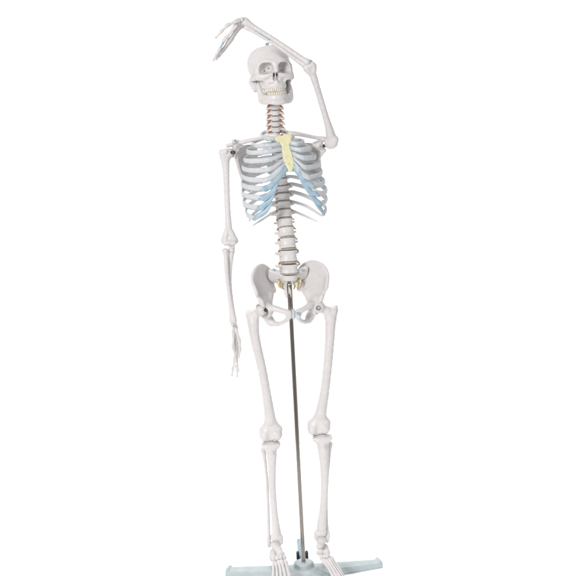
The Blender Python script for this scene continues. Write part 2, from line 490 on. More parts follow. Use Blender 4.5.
TH = {}
vy = YV
for i, (kind, y) in enumerate(vy):
    yn = vy[i + 1][1] if i + 1 < len(vy) else 277.5
    yp = vy[i - 1][1] if i else y - 6
    c = spine(y); up = spine((y + yp) / 2); dn = spine((y + yn) / 2)
    hh = np.linalg.norm(up - dn)
    V, F = PROTO[kind]
    base = {'c': 13.2, 't': 19.6, 'l': 26.4}[kind]
    nb = sum(1 for q in vy[:i] if q[0] == kind)
    wid = {'c': .96 + .03 * nb, 't': .92 + .052 * nb, 'l': .96 + .048 * nb}[kind]
    zs = hh * .84 / base
    ax = (up - dn) / hh
    fx = A(0, 1, 0) - ax * ax[1]; fx /= np.linalg.norm(fx); rx = np.cross(fx, ax)
    M = np.stack([rx, fx, ax], 1)
    V2 = (V * A(wid, wid, zs)) @ M.T + c
    vo = link('vertebra', l2w(V2), F, BONE, SK)
    rxm, rym = {'c': (12.2, 8.6), 't': (14.8, 13.4), 'l': (25.4, 18.0)}[kind]
    rxm *= wid; rym *= wid
    dh = hh * .15
    prof_c = dn
    th = np.linspace(0, 2 * math.pi, 28, endpoint=False)
    rows = []
    for sc, z in ((.80, -1), (.97, -.8), (1.03, 0), (.97, .8), (.80, 1)):
        rows.append(np.stack([rxm * sc * np.cos(th), rym * sc * np.sin(th), np.full(28, z * (dh * .5 + .5))], 1))
    Vd = np.vstack(rows) @ M.T + prof_c
    Fd = [(a * 28 + j, a * 28 + (j + 1) % 28, (a + 1) * 28 + (j + 1) % 28, (a + 1) * 28 + j) for a in range(4) for j in range(28)]
    Fd += [tuple(range(28))[::-1], tuple(112 + j for j in range(28))]
    link('intervertebral_disc', l2w(Vd), Fd, LDISC if kind == 'l' else DISC, vo, 'brownish grey disc')
    if (kind != 't' or nb > 6) and i < 22:
        for s in (-1, 1):
            L1 = {'c': 12, 't': 7, 'l': 6}[kind]; r1 = {'c': 3.0, 't': 2.0, 'l': 2.4}[kind]
            pts = np.array([(s * rxm * .6, -rym * .95, 0), (s * (rxm + 1), -rym * .7, -1), (s * (rxm + L1 * .6), -rym * .5, -3.0), (s * (rxm + L1), -rym * .3, -6.5)]) @ M.T + dn
            link('spinal_nerve', *[q for q in (l2w(sweep(pts, np.array([r1, r1 * 1.3, r1, r1 * .6]), n=8)[0]), sweep(pts, 1.0, n=8)[1])], CNERVE if kind == 'c' else NERVE, vo, 'orange brown nerve stub')

# sacrum
SO = spine(277.0)
sa = S()
sa.drum((0, -2, -3), 25, 17, 9, .05, 3, 0)
sa.sheet([[(-56, -20, 20), (-32, -13, 12), (0, -6, -4), (32, -13, 12), (56, -20, 20)],
          [(-52, -38, -4), (-26, -30, -12), (0, -26, -18), (26, -30, -12), (52, -38, -4)],
          [(-27, -62, -22), (-14, -56, -27), (0, -54, -29), (14, -56, -27), (27, -62, -22)],
          [(-11, -84, -44), (-6, -82, -45), (0, -81, -46), (6, -82, -45), (11, -84, -44)]],
         np.array([[9, 10, 11, 10, 9], [10, 9, 8, 9, 10], [7, 7, 7, 7, 7], [5, 5, 5, 5, 5]]), 6, 4)
sa.chain([(0, -81, -46), (0, -84, -62), (0, -76, -76)], [6.5, 5.5, 3.5], 3)
SN = ((31, -20, -10), (23, -28, -15), (15, -36, -20))
for s in (-1, 1):
    for x, f, z in SN:
        sa.ball((s * x, f + 2, z), 4.0, 2, True)
sac = link('sacrum', *inbody(sa.build(1.7, 1), SO), BONE, SK)
for s in (-1, 1):
    for x, f, z in SN:
        pts = [SO + A(s * x, f - 3, z), SO + A(s * (x + 3), f + 7, z - 5), SO + A(s * (x + 5), f + 9, z - 14), SO + A(s * (x + 1), f + 8, z - 24)]
        V, F = sweep(pts, np.array([3.0, 3.8, 3.4, 1.6]), n=8)
        link('sacral_nerve', l2w(V), F, NERVY, sac, 'yellow nerve strand')

# ---------------------------------------------------------------- pelvis
PO = (L(262, 309.4, 0) + L(318.5, 306.7, 0)) / 2


def hip(s):
    h = S()
    crest = [(40, -70, 92), (56, -58, 124), (82, -24, 141), (108, 6, 132), (121, 24, 103), (112, 42, 62)]
    base = [(44, -54, 52), (51, -42, 50), (63, -24, 42), (75, -6, 34), (86, 12, 30), (97, 30, 34)]
    mid = [((a[0] + b[0]) / 2 + 3, (a[1] + b[1]) / 2 - 7, (a[2] + b[2]) / 2) for a, b in zip(crest, base)]
    G = np.array([crest, mid, base], float) * A(s, 1, 1)
    h.sheet(G, np.array([[8, 6, 5.5, 5.5, 5.5, 6], [9, 5, 3.6, 3.4, 4, 5], [10, 9, 9, 9, 9, 7]]), 5, 3)
    X = lambda x, y, z: (s * x, y, z)
    h.ball(X(84, 2, 2), 30, 9)
    h.chain([X(97, 32, 34), X(92, 28, 16)], [7, 8], 6)
    h.chain([X(60, -24, 42), X(72, -6, 14)], [12, 14], 8)
    h.chain([X(76, 14, 10), X(56, 34, 8), X(34, 46, 0), X(14, 52, -6)], [11, 8.5, 7, 8], 5)        # superior ramus
    h.ell(X(15, 50, -14), (11, 8, 14), 5)
    h.chain([X(78, -14, -14), X(68, -22, -34), X(60, -16, -46)], [16, 12, 11], 6)               # ischium
    h.chain([X(60, -14, -46), X(44, 4, -48), X(26, 26, -38), X(13, 44, -22)], [10, 6, 5.5, 6.5], 4)
    h.ball(X(93, 6, -2), 24.5, 2, True)
    h.ball(X(102, 23, -6), 26.5, 2, True)
    return inbody(h.build(1.7, 1), PO)


for s in (-1, 1):
    hb = link('hip_bone', *hip(s), BONE, SK)
V, F = sweep([PO + A(0, 50, 0), PO + A(0, 50, -12), PO + A(0, 48, -24)], 5.5, 6, ref=(0, 1, 0), n=12)
link('pubic_symphysis', l2w(V), F, CART, SK, 'pale cartilage pad joining the hip bones')
for x, y in ((274.3, 270.0), (302.8, 270.2)):
    c = L(x, y, -6 if x > 290 else -13)
    link('joint_screw', *lathe([(1, -8), (4, -7), (4.5, 0), (3.5, 2), (1, 2.4)], l2w(c), BF, 14), STRAP, SK, 'small blue screw head')
c = L(298.2, 313.6, 66)
link('joint_screw', *lathe([(1, -8), (5, -6), (5.5, 0), (4, 2), (1, 2.4)], l2w(c), BF, 14), STRAP, SK, 'small blue screw head')

# ---------------------------------------------------------------- ribs, cartilage, sternum
def stern_f(y): return 36 + (y - 135) / 37 * 36


st = S()
rows = [(135.5, 275.8, 281, 290.2), (139, 276.0, 283, 290.2), (142.3, 279.5, 284, 289.6), (145, 282.6, 285.3, 288.4), (151, 283.2, 286.5, 289.6), (157, 284.0, 288, 291.4),
        (161.5, 285.0, 289, 292.9), (165, 286.3, 290, 292.9), (168, 288.2, 290.2, 292.2), (171.5, 289.6, 290.4, 291.3)]
g = np.array([[L(x, y - (x - 283) * .05, stern_f(y)) for x in xs] for y, *xs in rows])
st.sheet(g, np.array([[4.6] * 3] * 6 + [[4.4] * 3, [4.2] * 3, [3.8] * 3, [3.4] * 3]), 2, 1.8)
st.cone(L(290, 164, stern_f(164) + 9), L(290, 164, stern_f(164) - 1.5), 2.8, 2.6, 1, True)
c = L(281.6, 132.6, 38); st.ball(c, 9, 4, True)
V, F = st.build(1.2, 2)
link('sternum', l2w(V), F, YEL, SK, 'pale yellow sternum')

RNG = np.random.RandomState(4)
TY = [q[1] for q in vy if q[0] == 't']
WID = [50, 80, 101, 113, 121, 127, 131, 134, 133, 127, 118, 104]
DLAT = [12, 18, 22, 26, 30, 34, 39, 43, 48, 51]
UANT = [22, 25, 24, 29, 38, 47, 50, 54, 61, 69]
RJ = [38, 55, 64, 68, 72, 77, 84, 92, 101, 110]
FJ = [52, 68, 84, 98, 106, 112, 116, 111, 100, 78]
SX = [(276, 138.2), (281, 143.6), (282.3, 149), (283.2, 154.3), (284.2, 159.2), (285.4, 163), (287, 166.8)]
SXR = [(290.6, 137.4), (290.2, 142.6), (291.0, 148), (292.2, 153.4), (293.6, 158.2), (293.6, 162), (292.6, 166)]
WAY = {5: [(271, 177.5, 74), (279.5, 170, 73)], 6: [(267, 188.5, 74), (277, 180, 74)], 7: [(264.5, 198.5, 71), (272.5, 192, 72), (277, 183.5, 73)],
       8: [(261, 207.5, 63), (269, 201, 66), (274.5, 191.5, 70)], 9: [(256.5, 217, 50), (265, 211.5, 58), (271.5, 202.5, 64)]}
WAYR = {5: [(300.5, 173, 74), (296.5, 166, 73)], 6: [(305, 183, 74), (299, 173.5, 74)], 7: [(310.5, 192.5, 71), (304, 182.5, 72), (299, 173.5, 71)],
        8: [(315.5, 200, 62), (308.5, 189.5, 66), (303, 180.5, 69)], 9: [(322, 211, 50), (315.5, 201.5, 58), (309, 190.5, 64)]}
for k in range(12):
    y = TY[k]; c = spine(y); Wd = WID[k]; mr = c[0]
    for s in (-1, 1):
        Q = lambda r, f, u: A(mr + s * r, c[1] + f, c[2] + 14 + u)
        if k < 10:
            dl, ua = DLAT[k], UANT[k]
            D = FJ[k]
            pts = [Q(13, -12, 0), Q(.27 * Wd + 4, -30, -.05 * dl), Q(.62 * Wd, -36 + (8 if k < 2 else 0), -.35 * dl), Q(.91 * Wd, -12, -.75 * dl), Q(Wd, D * .28, -dl),
                   Q(.5 * (Wd + RJ[k]) + .12 * Wd * (.6 if k < 8 else .35), D * .70, -.45 * dl - .55 * ua - 1), Q(RJ[k], D, -ua)]
            hgt = np.array([4.4, 5.6, 6.8, 7.4, 7.6, 8.0, 8.4]) * (.82 if k == 0 else .92 if k == 1 else 1)
            thk = np.array([4.0, 3.8, 3.4, 3.2, 3.2, 3.3, 3.6])
        elif k == 10:
            pts = [Q(13, -12, 0), Q(38, -29, -8), Q(76, -30, -24), Q(106, -8, -44), Q(118, 18, -56)]
            hgt = np.array([3.6, 4.4, 4.8, 4.2, 2.4]); thk = np.array([3.4, 3.2, 3, 2.8, 2.0])
        else:
            pts = [Q(13, -12, 0), Q(34, -26, -10), Q(72, -26, -30), Q(104, -12, -46)]
            hgt = np.array([3.4, 4.0, 3.8, 2.0]); thk = np.array([3.2, 3.0, 2.8, 1.8])
        ref = A(0, 0, 1)
        pts = [p + A(0, 0, RNG.uniform(-1.8, 1.8)) if 1 < i < len(pts) - 1 else p for i, p in enumerate(pts)]
        hgt = hgt * RNG.uniform(.88, 1.06, len(hgt))
        V, F = sweep(pts, thk, hgt, ref=ref, n=14, m=44)
        if k < 8 or True:
            ro = link('rib', l2w(V), F, RIBM if k < 10 else BONE, SK)
        if 1 < k < 9:
            vp = catmull(pts[3:], 8) + A(0, -4, -7.2)
            V, F = sweep(vp[1:], np.full(7, 2.0), np.full(7, 2.6), ref=ref, n=8)
            link('blue_strand', l2w(V), F, STRAP, ro, 'thin blue strand')  # blue strand hung just below the inner rib edge
        if k >= 10: continue
        J = pts[-1]; T = (pts[-1] - pts[-2]); T /= np.linalg.norm(T)

        if k < 7:
            e = (SX if s < 0 else SXR)[k]
            end = L(e[0] + (.8 if s < 0 else -.6), e[1], stern_f(e[1]) - 3)
        tgt = L(*(WAY if s < 0 else WAYR)[k][0]) if k in WAY else end
        dj = np.linalg.norm(tgt - J); c1 = J + T * dj * .45
        cp = [J - T * 3] + [J * (1 - t) ** 2 + 2 * c1 * t * (1 - t) + tgt * t * t for t in ((.25, .5, .75) if k not in WAY else (.33, .66))]
        if k in WAY:
            wp = [L(*p) for p in (WAY if s < 0 else WAYR)[k]]
            cp += wp
            if k < 7: cp.append(end)
        else:
            cp += [end]
        n_ = len(cp)
        hh = np.full(n_, 7.4 if k > 4 else 6.8); hh[:2] = 8.2
        if k >= 5: hh[2:] = 8.4
        if k >= 7: hh[-1] = 5.5
        if k == 9: hh[0] = 9.5
        V, F = sweep(cp, np.full(n_, 3.6), hh, ref=A(0, 0, 1) if k < 5 else A(-s * .35, 0, 1), n=14, m=26)
        link('costal_cartilage', l2w(V), F, CARTB if k >= 6 else CART, ro, 'light blue costal cartilage')


# ---------------------------------------------------------------- shoulder girdles
def Wl(lst): return np.array([W(*p) for p in lst])


def build(name, s, m=None, h=1.5, label=None, parent=None, blur=1):
    return link(name, *s.build(h, blur), m or BONE, parent or SK, label)


cl = S(); cl.chain(Wl([(275.5, 135.6, -38), (268, 136.5, -34), (259, 138.6, -14), (249, 140.6, 8), (241, 142.4, 18), (235.5, 142.0, 16)]), [9.5, 7.4, 6.2, 6.2, 7, 7.2], 2)
cl.ell(W(234.8, 141.4, 12), (11, 9, 8), 4)
clav = build('clavicle', cl)
cl = S(); cl.chain(Wl([(290.5, 133.6, -26), (298, 134.0, -14), (307, 135.8, 14), (316, 137.6, 36), (323.5, 138.2, 42)]), [8.5, 6.5, 5.6, 5.6, 6.5], 2)
cl.ell(W(323.5, 138.6, 42), (10, 9, 6), 4)
build('clavicle', cl)
sc = S()
sc.sheet([Wl([(238, 149, 22), (247, 145.5, 62), (256, 146, 92)]), Wl([(236.5, 155, 24), (246, 156, 72), (257, 157, 102)]),
          Wl([(238.5, 166, 42), (246, 168, 82), (255.5, 170, 110)]), Wl([(242.5, 179, 70), (247, 181, 92), (252.5, 182, 112)]), Wl([(247, 190, 96), (248, 191, 102), (250, 191, 110)])],
         np.array([[6, 3, 3.5], [7, 2.4, 3.5], [6, 2.2, 3.5], [5.5, 3, 3.5], [5, 4, 4]]), 4, 3)
sc.ell(W(233.5, 152.5, 12), (9, 13, 17), 6)
sc.chain(Wl([(257, 153, 106), (247, 148.5, 98), (238, 145.5, 70), (230, 145.2, 36), (227, 145.8, 14)]), [4, 6, 6, 5.5, 4.5], 4)
sc.ell(W(231.5, 145.3, 26), (20, 20, 4.5), 4)
sc.chain(Wl([(237, 150, 12), (237.5, 146.5, -14), (235, 146.5, -34)]), [8, 6.5, 5], 4)
sc.ball(W(229, 152.5, -2), 19, 1, True)
scap = build('scapula', sc)
link('joint_pin', *lathe([(4, -8), (5, -7), (5, 7), (4, 8)], W(232.6, 152.4, -8), (1, -.3, .1), 16), SCREW, scap, 'dark shoulder pin')
link('joint_pin', *lathe([(1, -5), (3, -4), (3, 3), (1, 4)], W(235.0, 141.0, -1), (0, -1, .1), 16), STEEL, clav)
sc = S()
sc.sheet([Wl([(317, 146, 58), (308, 143.5, 84), (298, 145, 102)]), Wl([(318.5, 152, 54), (308, 154, 90), (296.5, 156, 112)]),
          Wl([(319, 160, 60), (309, 164, 96), (297.5, 168, 118)]), Wl([(320, 172, 82), (312, 176, 104), (302, 180, 120)]), Wl([(320.5, 183, 102), (317, 187, 108), (313, 188, 114)])],
         np.array([[6, 3, 3.5], [7, 2.4, 3.5], [6, 2.2, 3.5], [5.5, 3, 3.5], [5, 4, 4]]), 4, 3)
sc.ell(W(321.5, 148.3, 38), (9, 13, 17), 6)
sc.chain(Wl([(300, 151, 116), (309, 147, 110), (318, 142, 88), (324, 140.2, 58)]), [4, 6, 6, 5.5], 4)
sc.ell(W(323.5, 140.2, 44), (13, 20, 4.5), 4)
sc.chain(Wl([(319, 148, 34), (316.5, 146.0, 6), (318.5, 145.5, -8)]), [8, 6.5, 5], 4)
sc.chain(Wl([(313, 146.5, 50), (321, 143.5, 40)]), [6, 5], 4)
sc.chain(Wl([(324, 150.5, 36), (318.5, 158, 52)]), [7, 5], 4)
scapr = build('scapula', sc)
link('joint_pin', *lathe([(4, -9), (5, -8), (5, 8), (4, 9)], W(326.0, 145.4, 28), (1, -.2, .2), 16), SCREW, scapr, 'dark shoulder pin')

# ---------------------------------------------------------------- hanging arm
hu = S()
hu.chain(Wl([(225, 157, 0), (225.4, 163, 0), (226.2, 176, 0), (227.0, 198, 0), (228.0, 218, -2), (228.6, 228, -2)]), [15, 12, 9.4, 8.6, 9.0, 10.5], 3)
hu.ball(W(227.6, 153.6, 4), 18, 6)
hu.chain(Wl([(222.2, 152.6, -6), (223, 158, -6)]), [11, 9], 5)
hu.ball(W(225.5, 151.6, -14), 8, 4)
hu.chain(Wl([(226.5, 231, -2), (224.8, 239, 0), (223.6, 241.5, 2)]), [8, 9, 7], 5)
hu.chain(Wl([(230.5, 231, -2), (233.5, 238, 2), (236.3, 241.5, 6)]), [8, 8.5, 6.5], 5)
hu.cone(W(225.6, 242.6, -5), W(233.6, 242.8, -3), 9.5, 9.5, 4)
hu.ball(W(229.4, 245.6, -12), 4.5, 3, True); hu.ell(W(229.6, 239, -17), (8, 7, 7), 4, True)
hu.ell(W(229.6, 238.5, 17), (9, 8, 9), 4, True); hu.ball(W(229.8, 238.5, 0), 7, 5)
build('humerus', hu)
ra = S()
ra.chain(Wl([(225.2, 251, -8), (225.8, 255.5, -8), (226.2, 262, -8), (226.9, 276, -8), (228.9, 292, -10), (231.3, 308, -12), (232.6, 316, -12), (233.2, 321.5, -12)]),
         [9.0, 6.3, 7.0, 6.2, 6.0, 7.2, 9.5, 11.5], 2)
ra.drum(W(225.1, 250.2, -8), 11, 11, 4.0, .05, 1.5, 2)
build('radius', ra)
ul = S()
ul.chain(Wl([(231.6, 249.5, 10), (231.0, 255, 8), (230.2, 264, 8), (229.6, 280, 10), (231.0, 296, 14), (233.2, 310, 18), (234.6, 319, 20), (234.9, 322, 20)]),
         [10.5, 8.8, 7.4, 6.2, 5.4, 5.0, 6.0, 6.5], 2)
ul.ball(W(231.7, 247.0, 22), 10.5, 5); ul.ball(W(231.7, 249.8, -8), 8.5, 4); ul.ball(W(231.2, 245.4, 4), 9, 3, True)
build('ulna', ul)


def phal(a, b, r0, r1, flat=.85, mid=.62):
    a = np.asarray(a, float); b = np.asarray(b, float); d = b - a
    ts = [0, .1, .3, .55, .8, .93, 1]
    pr = [.86, 1, .74, mid, .74, .98, .82]
    rr = np.array([p * (r0 + (r1 - r0) * t) for p, t in zip(pr, ts)])
    bow = np.cross(d, (0.3, 1, 0.1)); bow /= np.linalg.norm(bow) + 1e-9
    pts = [a + d * t + bow * (math.sin(t * math.pi) * .02 * np.linalg.norm(d)) for t in ts]
    ref = (0.1, 1, .15) if abs(d[1]) < .8 * np.linalg.norm(d) else (0, 0, 1)
    return sweep(pts, rr, rr * flat, ref=ref, n=12, m=19)


def lump(c, r, seed, k=3):
    rs = np.random.RandomState(seed); s = S()
    s.ell(c, np.asarray(r) * rs.uniform(.85, 1.1, 3), 0)
    for _ in range(4):
        v = rs.normal(size=3); v /= np.linalg.norm(v)
        s.ball(np.asarray(c) + v * np.asarray(r) * .6, min(r) * rs.uniform(.45, .65), k)
    return s.build(1.0, 1)


def hand(fing, thumb, carp, gap=.03, seed=1):
    allp = np.vstack([Wl(f) for f in fing])
    V0 = [lump(W(*p), (6.2, 6.2, 6.2), seed + i) for i, p in enumerate(carp)]
    root = link('hand', *merge(V0), FINE, SK)
    for fi, f in enumerate(fing):
        pts = Wl(f)
        rr = [(6.2, 6.3), (5.7, 5.1), (4.9, 4.3), (4.0, 3.0)]
        sc_ = .88 if fi == 3 else 1
        for j in range(4):
            a, b = pts[j], pts[j + 1]; d = (b - a) * gap
            link('metacarpal' if j == 0 else 'phalanx', *phal(a + d, b - d, rr[j][0] * sc_, rr[j][1] * sc_), FINE, root)
    pts = Wl(thumb)
    for j, r in enumerate([(6.4, 6.2), (5.8, 5.2), (4.8, 3.5)]):
        a, b = pts[j], pts[j + 1]; d = (b - a) * gap
        link('metacarpal' if j == 0 else 'phalanx', *phal(a + d, b - d, *r), FINE, root)
    return root


hl = hand([[(233.4, 331, -20), (233.2, 347, -32), (235.4, 358, -44), (237.0, 365, -46), (238.6, 371, -42)],
      [(234.2, 331, -7), (234.6, 348.5, -12), (236.4, 360.5, -18), (237.0, 369, -20), (237.2, 377, -18)],
      [(235.0, 331, 6), (235.6, 347.5, 10), (234.4, 359.5, 10), (232.9, 368, 8), (231.6, 376.2, 4)],
      [(235.8, 330.5, 18), (237.0, 345, 30), (237.8, 354, 32), (236.8, 361, 30), (235.6, 367, 26)]],
     [(235.6, 329, -28), (239.2, 340.5, -50), (239.9, 349.5, -62), (238.6, 357.5, -68)],
     [(232.6, 324.6, -20), (233.6, 324.8, -6), (234.6, 325.0, 8), (235.2, 325.6, 20), (234.2, 328.4, -22), (234.2, 328.6, -8), (235.0, 328.6, 5), (235.8, 328.2, 17)], seed=3)
link('blue_strip', *sweep(Wl([(234.2, 336, -14), (235.0, 340, -14), (235.0, 346, -14)]), 2.2, 1.6, n=8), STRAP, hl, 'blue strip in the palm')

# ---------------------------------------------------------------- raised arm
Yb = -110
hu = S()
hu.chain(Wl([(331.0, 137, 10), (329.5, 130, -2), (326.6, 120, -20), (321.0, 101, -52), (316.2, 85, -80), (313.5, 76.5, -94)]), [15, 12, 9.8, 9.0, 9.2, 10.5], 3)
hu.ball(W(331.4, 142.2, 20), 21, 6); hu.ball(W(329.4, 143.6, 22), 15, 5)
hu.ball(W(334.4, 139.6, 8), 13, 6); hu.ball(W(333.5, 144, 10), 10, 5)
hu.chain(Wl([(312.8, 73.5, -98), (313.2, 68, -106), (313.6, 65.5, -108)]), [9, 8.5, 6.5], 5)
hu.chain(Wl([(311.8, 73.5, -98), (307.8, 70, -108), (305.8, 68.6, -110)]), [9, 8, 6], 5)
hu.cone(W(312.4, 64.8, -112), W(306.4, 67.4, -114), 9.5, 9.5, 4)
build('humerus', hu)
ra = S()
ra.chain(Wl([(306.2, 61.4, -118), (302.5, 58.8, -116), (296, 54.4, -114), (276, 40.8, -112), (260, 30.8, -112), (250, 24.6, -112), (246.4, 22.2, -112), (244.4, 21.0, -112)]),
         [9.5, 6.6, 7.2, 6.4, 6.6, 8.4, 10.5, 11.5], 2)
ra.ell(W(307.3, 61.9, -118), (9, 10, 9), 3)
build('radius', ra)
ul = S()
ul.chain(Wl([(306.4, 65.6, -104), (301.5, 62.6, -102), (295, 58.2, -102), (276, 45.0, -106), (260, 35.4, -110), (251.5, 30.4, -112), (247.6, 28.2, -112), (245.8, 27.4, -112)]),
         [10.5, 8.6, 7.2, 5.8, 5.2, 5.4, 6.8, 6.0], 2)
ul.ball(W(310.0, 62.6, -100), 9.5, 5)
uo = build('ulna', ul)
link('blue_strip', *sweep(Wl([(269.5, 39.6, -113), (264, 36.0, -113), (258, 32.2, -113)]), 1.8, 2.6, n=8), STRAP, uo, 'blue strip between the forearm bones')  # slim blue strip laid in the gap between radius and ulna
hr = hand([[(236.8, 24.4, -122), (224.4, 39.6, -126), (219.2, 49.6, -124), (216.2, 55, -120), (213.4, 59.6, -116)],
      [(238.6, 25.2, -110), (228.6, 41.2, -112), (221.6, 50.6, -110), (217.0, 56.2, -106), (213.0, 61, -102)],
      [(239.8, 26.0, -98), (230.2, 41.4, -96), (223.4, 50.8, -94), (219.4, 55.8, -92), (216.2, 59.6, -90)],
      [(240.6, 26.4, -86), (231.4, 39.8, -80), (226.4, 47.4, -78), (223.2, 51.6, -76), (220.6, 54.8, -74)]],
     [(237.4, 20.6, -132), (227.0, 25.4, -142), (221.4, 31.4, -146), (215.2, 38.2, -146)],
     [(241.6, 19.4, -124), (241.8, 22.4, -112), (241.6, 24.8, -100), (242.2, 26.4, -90), (238.6, 20.2, -128), (238.6, 22.8, -116), (239.4, 24.6, -104), (240.4, 25.8, -92)], seed=20)
link('blue_strip', *sweep(Wl([(224.0, 40.5, -128), (222.6, 44, -128), (221.0, 47.6, -128)]), 2.0, 2.4, n=8), STRAP, hr, 'blue strip on the index finger')

# ---------------------------------------------------------------- legs
def femur(head, neck, gt, shaft, rr, cond, Yc, hole):
    f = S()
    f.ball(W(*head), 20.5, 2)
    f.cone(W(*head), W(*neck), 13, 14, 5)
    f.cone(W(*neck), W(*shaft[0]), 14, rr[0], 6)
    f.ball(W(*gt[0]), 14, 8); f.ball(W(*gt[1]), 8.5, 7)
    f.cone(W(*gt[0]), W(*shaft[0]), 13, rr[0], 8)
    f.chain(Wl(shaft), rr, 3)
    (mx, my), (lx, ly) = cond
    for x, y in cond:
        f.ell(W(x, y, Yc - 4), (18, 22, 20), 8); f.ell(W(x, y + .4, Yc + 20), (16, 18, 20), 8)
    m0 = shaft[-1]; xc = (mx + lx) / 2
    for x, y in cond:
        sg = 1 if x > xc else -1
        f.cone(W(m0[0], y - 17, m0[2]), W(x, y - 5, Yc - 2), 11, 15, 5)
        f.ball(W(x + sg * 1.6, y - 5.5, Yc), 12.5, 6)
    f.ell(W(xc, (my + ly) / 2 - 3, Yc - 6), (24, 17, 20), 8)
    f.ell(W(xc, (my + ly) / 2 + 1.6, Yc), (17, 18, 15), 6)
    f.ell(W((mx + lx) / 2, (my + ly) / 2 + 1.5, Yc - 32), (9, 14, 26), 8, True)
    f.ball(W(*hole), 2.6, 1, True)
    return f


fr = build('femur', femur((318.5, 306.9, -4), (327, 311, 8), [(333.2, 311.2, 14), (335.2, 307.2, 20)],
      [(330.6, 319, 10), (330.2, 330, 6), (329.4, 345, 2), (327.8, 365, 0), (325.2, 388, 0), (322.6, 404, 0), (320.4, 415, 0)], [17, 15.2, 14.2, 13.6, 13.8, 15.5, 18],
      [(312.9, 428.9), (324.9, 427.7)], 8, (319.3, 421.6, -21)), h=1.5, blur=2)
link('joint_screw', *lathe([(3, -12), (7, -11), (8, -9), (8, 0), (7, 1.2), (4.6, 1.2), (4, -2.5), (2.2, -2.5), (2.2, 0)], W(318.4, 308.0, -24.5), (.1, -1, .15), 24), SCRG, fr, 'steel hip screw')
fl = build('femur', femur((262.3, 309.8, -6), (255, 314.2, 6), [(250.6, 315.6, 12), (248.9, 312.4, 18)],
      [(253.2, 323, 8), (254.4, 334, 5), (257.4, 349, 2), (261.8, 368, 0), (266.2, 392, 0), (268.8, 409, 0), (270.3, 421, 0)], [17, 15.2, 14.2, 13.6, 13.8, 15.5, 18],
      [(276.8, 434.4), (264.8, 435.0)], 8, (271.3, 428.4, -21)), h=1.5, blur=2)
V, F = lathe([(2, -11), (5, -10), (6, -8.5), (6, 8.5), (5, 10), (2, 11)], W(267.0, 309.0, -36), (.75, -.15, .65), 24)
link('joint_screw', V, F, SCREW, fl, 'dark hip screw')


def tibia(pl, hw, shaft, rr, mal, plY=6):
    t_ = S()
    c = W(pl[0], pl[1], plY)
    t_.ell(c + A(-hw * .42, 0, -6), (hw * .60, 22, 12), 4); t_.ell(c + A(hw * .42, 0, -6), (hw * .60, 22, 12), 4)
    t_.box(c + A(0, 2, -2), (hw, 21, 6), 5, 5)
    t_.cone(c + A(0, 0, -10), W(*shaft[0]), hw * .68, rr[0], 8)
    t_.ball(W(shaft[0][0], shaft[0][1] - 2, -14), 7, 8)
    t_.cone(c + A(-4, 2, 4), c + A(4, 2, 4), 4, 4, 4)
    t_.chain(Wl(shaft), rr, 3)
    t_.chain(Wl(mal[:2]), [9, 6.5], 5)
    t_.ell(W(*mal[2]), (18.5, 17, 15), 8)
    return t_


build('tibia', tibia((270.9, 444.0), 29.5, [(271.6, 455), (272.0, 466), (272.2, 486), (274.2, 510), (275.6, 524), (276.4, 532)], [16.5, 13.4, 11.6, 10.6, 12, 15], [(280.4, 537, 0), (281.3, 542.5, 0), (276.0, 536.6, 4)]), h=1.7)
build('tibia', tibia((322.2, 437.2), 31.0, [(323.0, 449), (324.0, 462), (324.7, 484), (323.4, 506), (322.0, 519), (321.4, 527)], [17.5, 14.2, 12.6, 11.6, 13, 16], [(316.6, 533, 2), (315.9, 538.5, 2), (321.2, 532.0, 6)]), h=1.7)
fb = S(); fb.chain(Wl([(263.1, 450, 22), (264.4, 457, 20), (266.2, 472, 18), (267.4, 490, 16), (268.4, 515, 14), (268.6, 532, 12), (268.6, 540, 10), (268.8, 546, 10)]), [9, 6.2, 5, 5, 5, 5.6, 7.5, 6], 2)
build('fibula', fb)
fb = S(); fb.chain(Wl([(330.0, 444, 30), (329.4, 452, 30), (328.2, 468, 30), (326.9, 488, 28), (326.4, 512, 22), (327.0, 528, 18), (327.6, 534.5, 14), (327.4, 541, 12)]), [9, 6.2, 5, 5, 5, 5.6, 7.5, 6], 2)
build('fibula', fb)


def foot(tal, cal, nav, cub, cun, mts, toes, seed):
    s = S()
    s.ell(W(*tal[0]), (18, 22, 14), 0); s.cone(W(*tal[0]), W(*tal[1]), 13, 11, 5)
    V0 = [s.build(1.3, 1)]
    s = S(); s.chain(Wl(cal), [16, 15, 13], 4); V0.append(s.build(1.5, 1))
    V0.append(lump(W(*nav), (14, 8, 12), seed)); V0.append(lump(W(*cub), (12, 15, 11), seed + 1))
    for i, c_ in enumerate(cun): V0.append(lump(W(*c_), (7.5, 12, 9), seed + 2 + i))
    root = link('foot', *merge(V0), FINE, SK)
    for i, (m_, t_) in enumerate(zip(mts, toes)):
        a, b = W(*m_[0]), W(*m_[1]); d = (b - a) * .02
        link('metatarsal', *phal(a + d, b - d, 8.5 if i == 0 else 6.8, 8.5 if i == 0 else 5.8, .95), FINE, root)
        pts = [b] + [W(*p) for p in t_]
        for j in range(len(pts) - 1):
            a2, b2 = pts[j], pts[j + 1]; d = (b2 - a2) * .04
            r = 8 if i == 0 else 5.2
            link('phalanx', *phal(a2 + d, b2 - d, r * (1 - .15 * j), r * (.85 - .15 * j)), FINE, root)
    return root


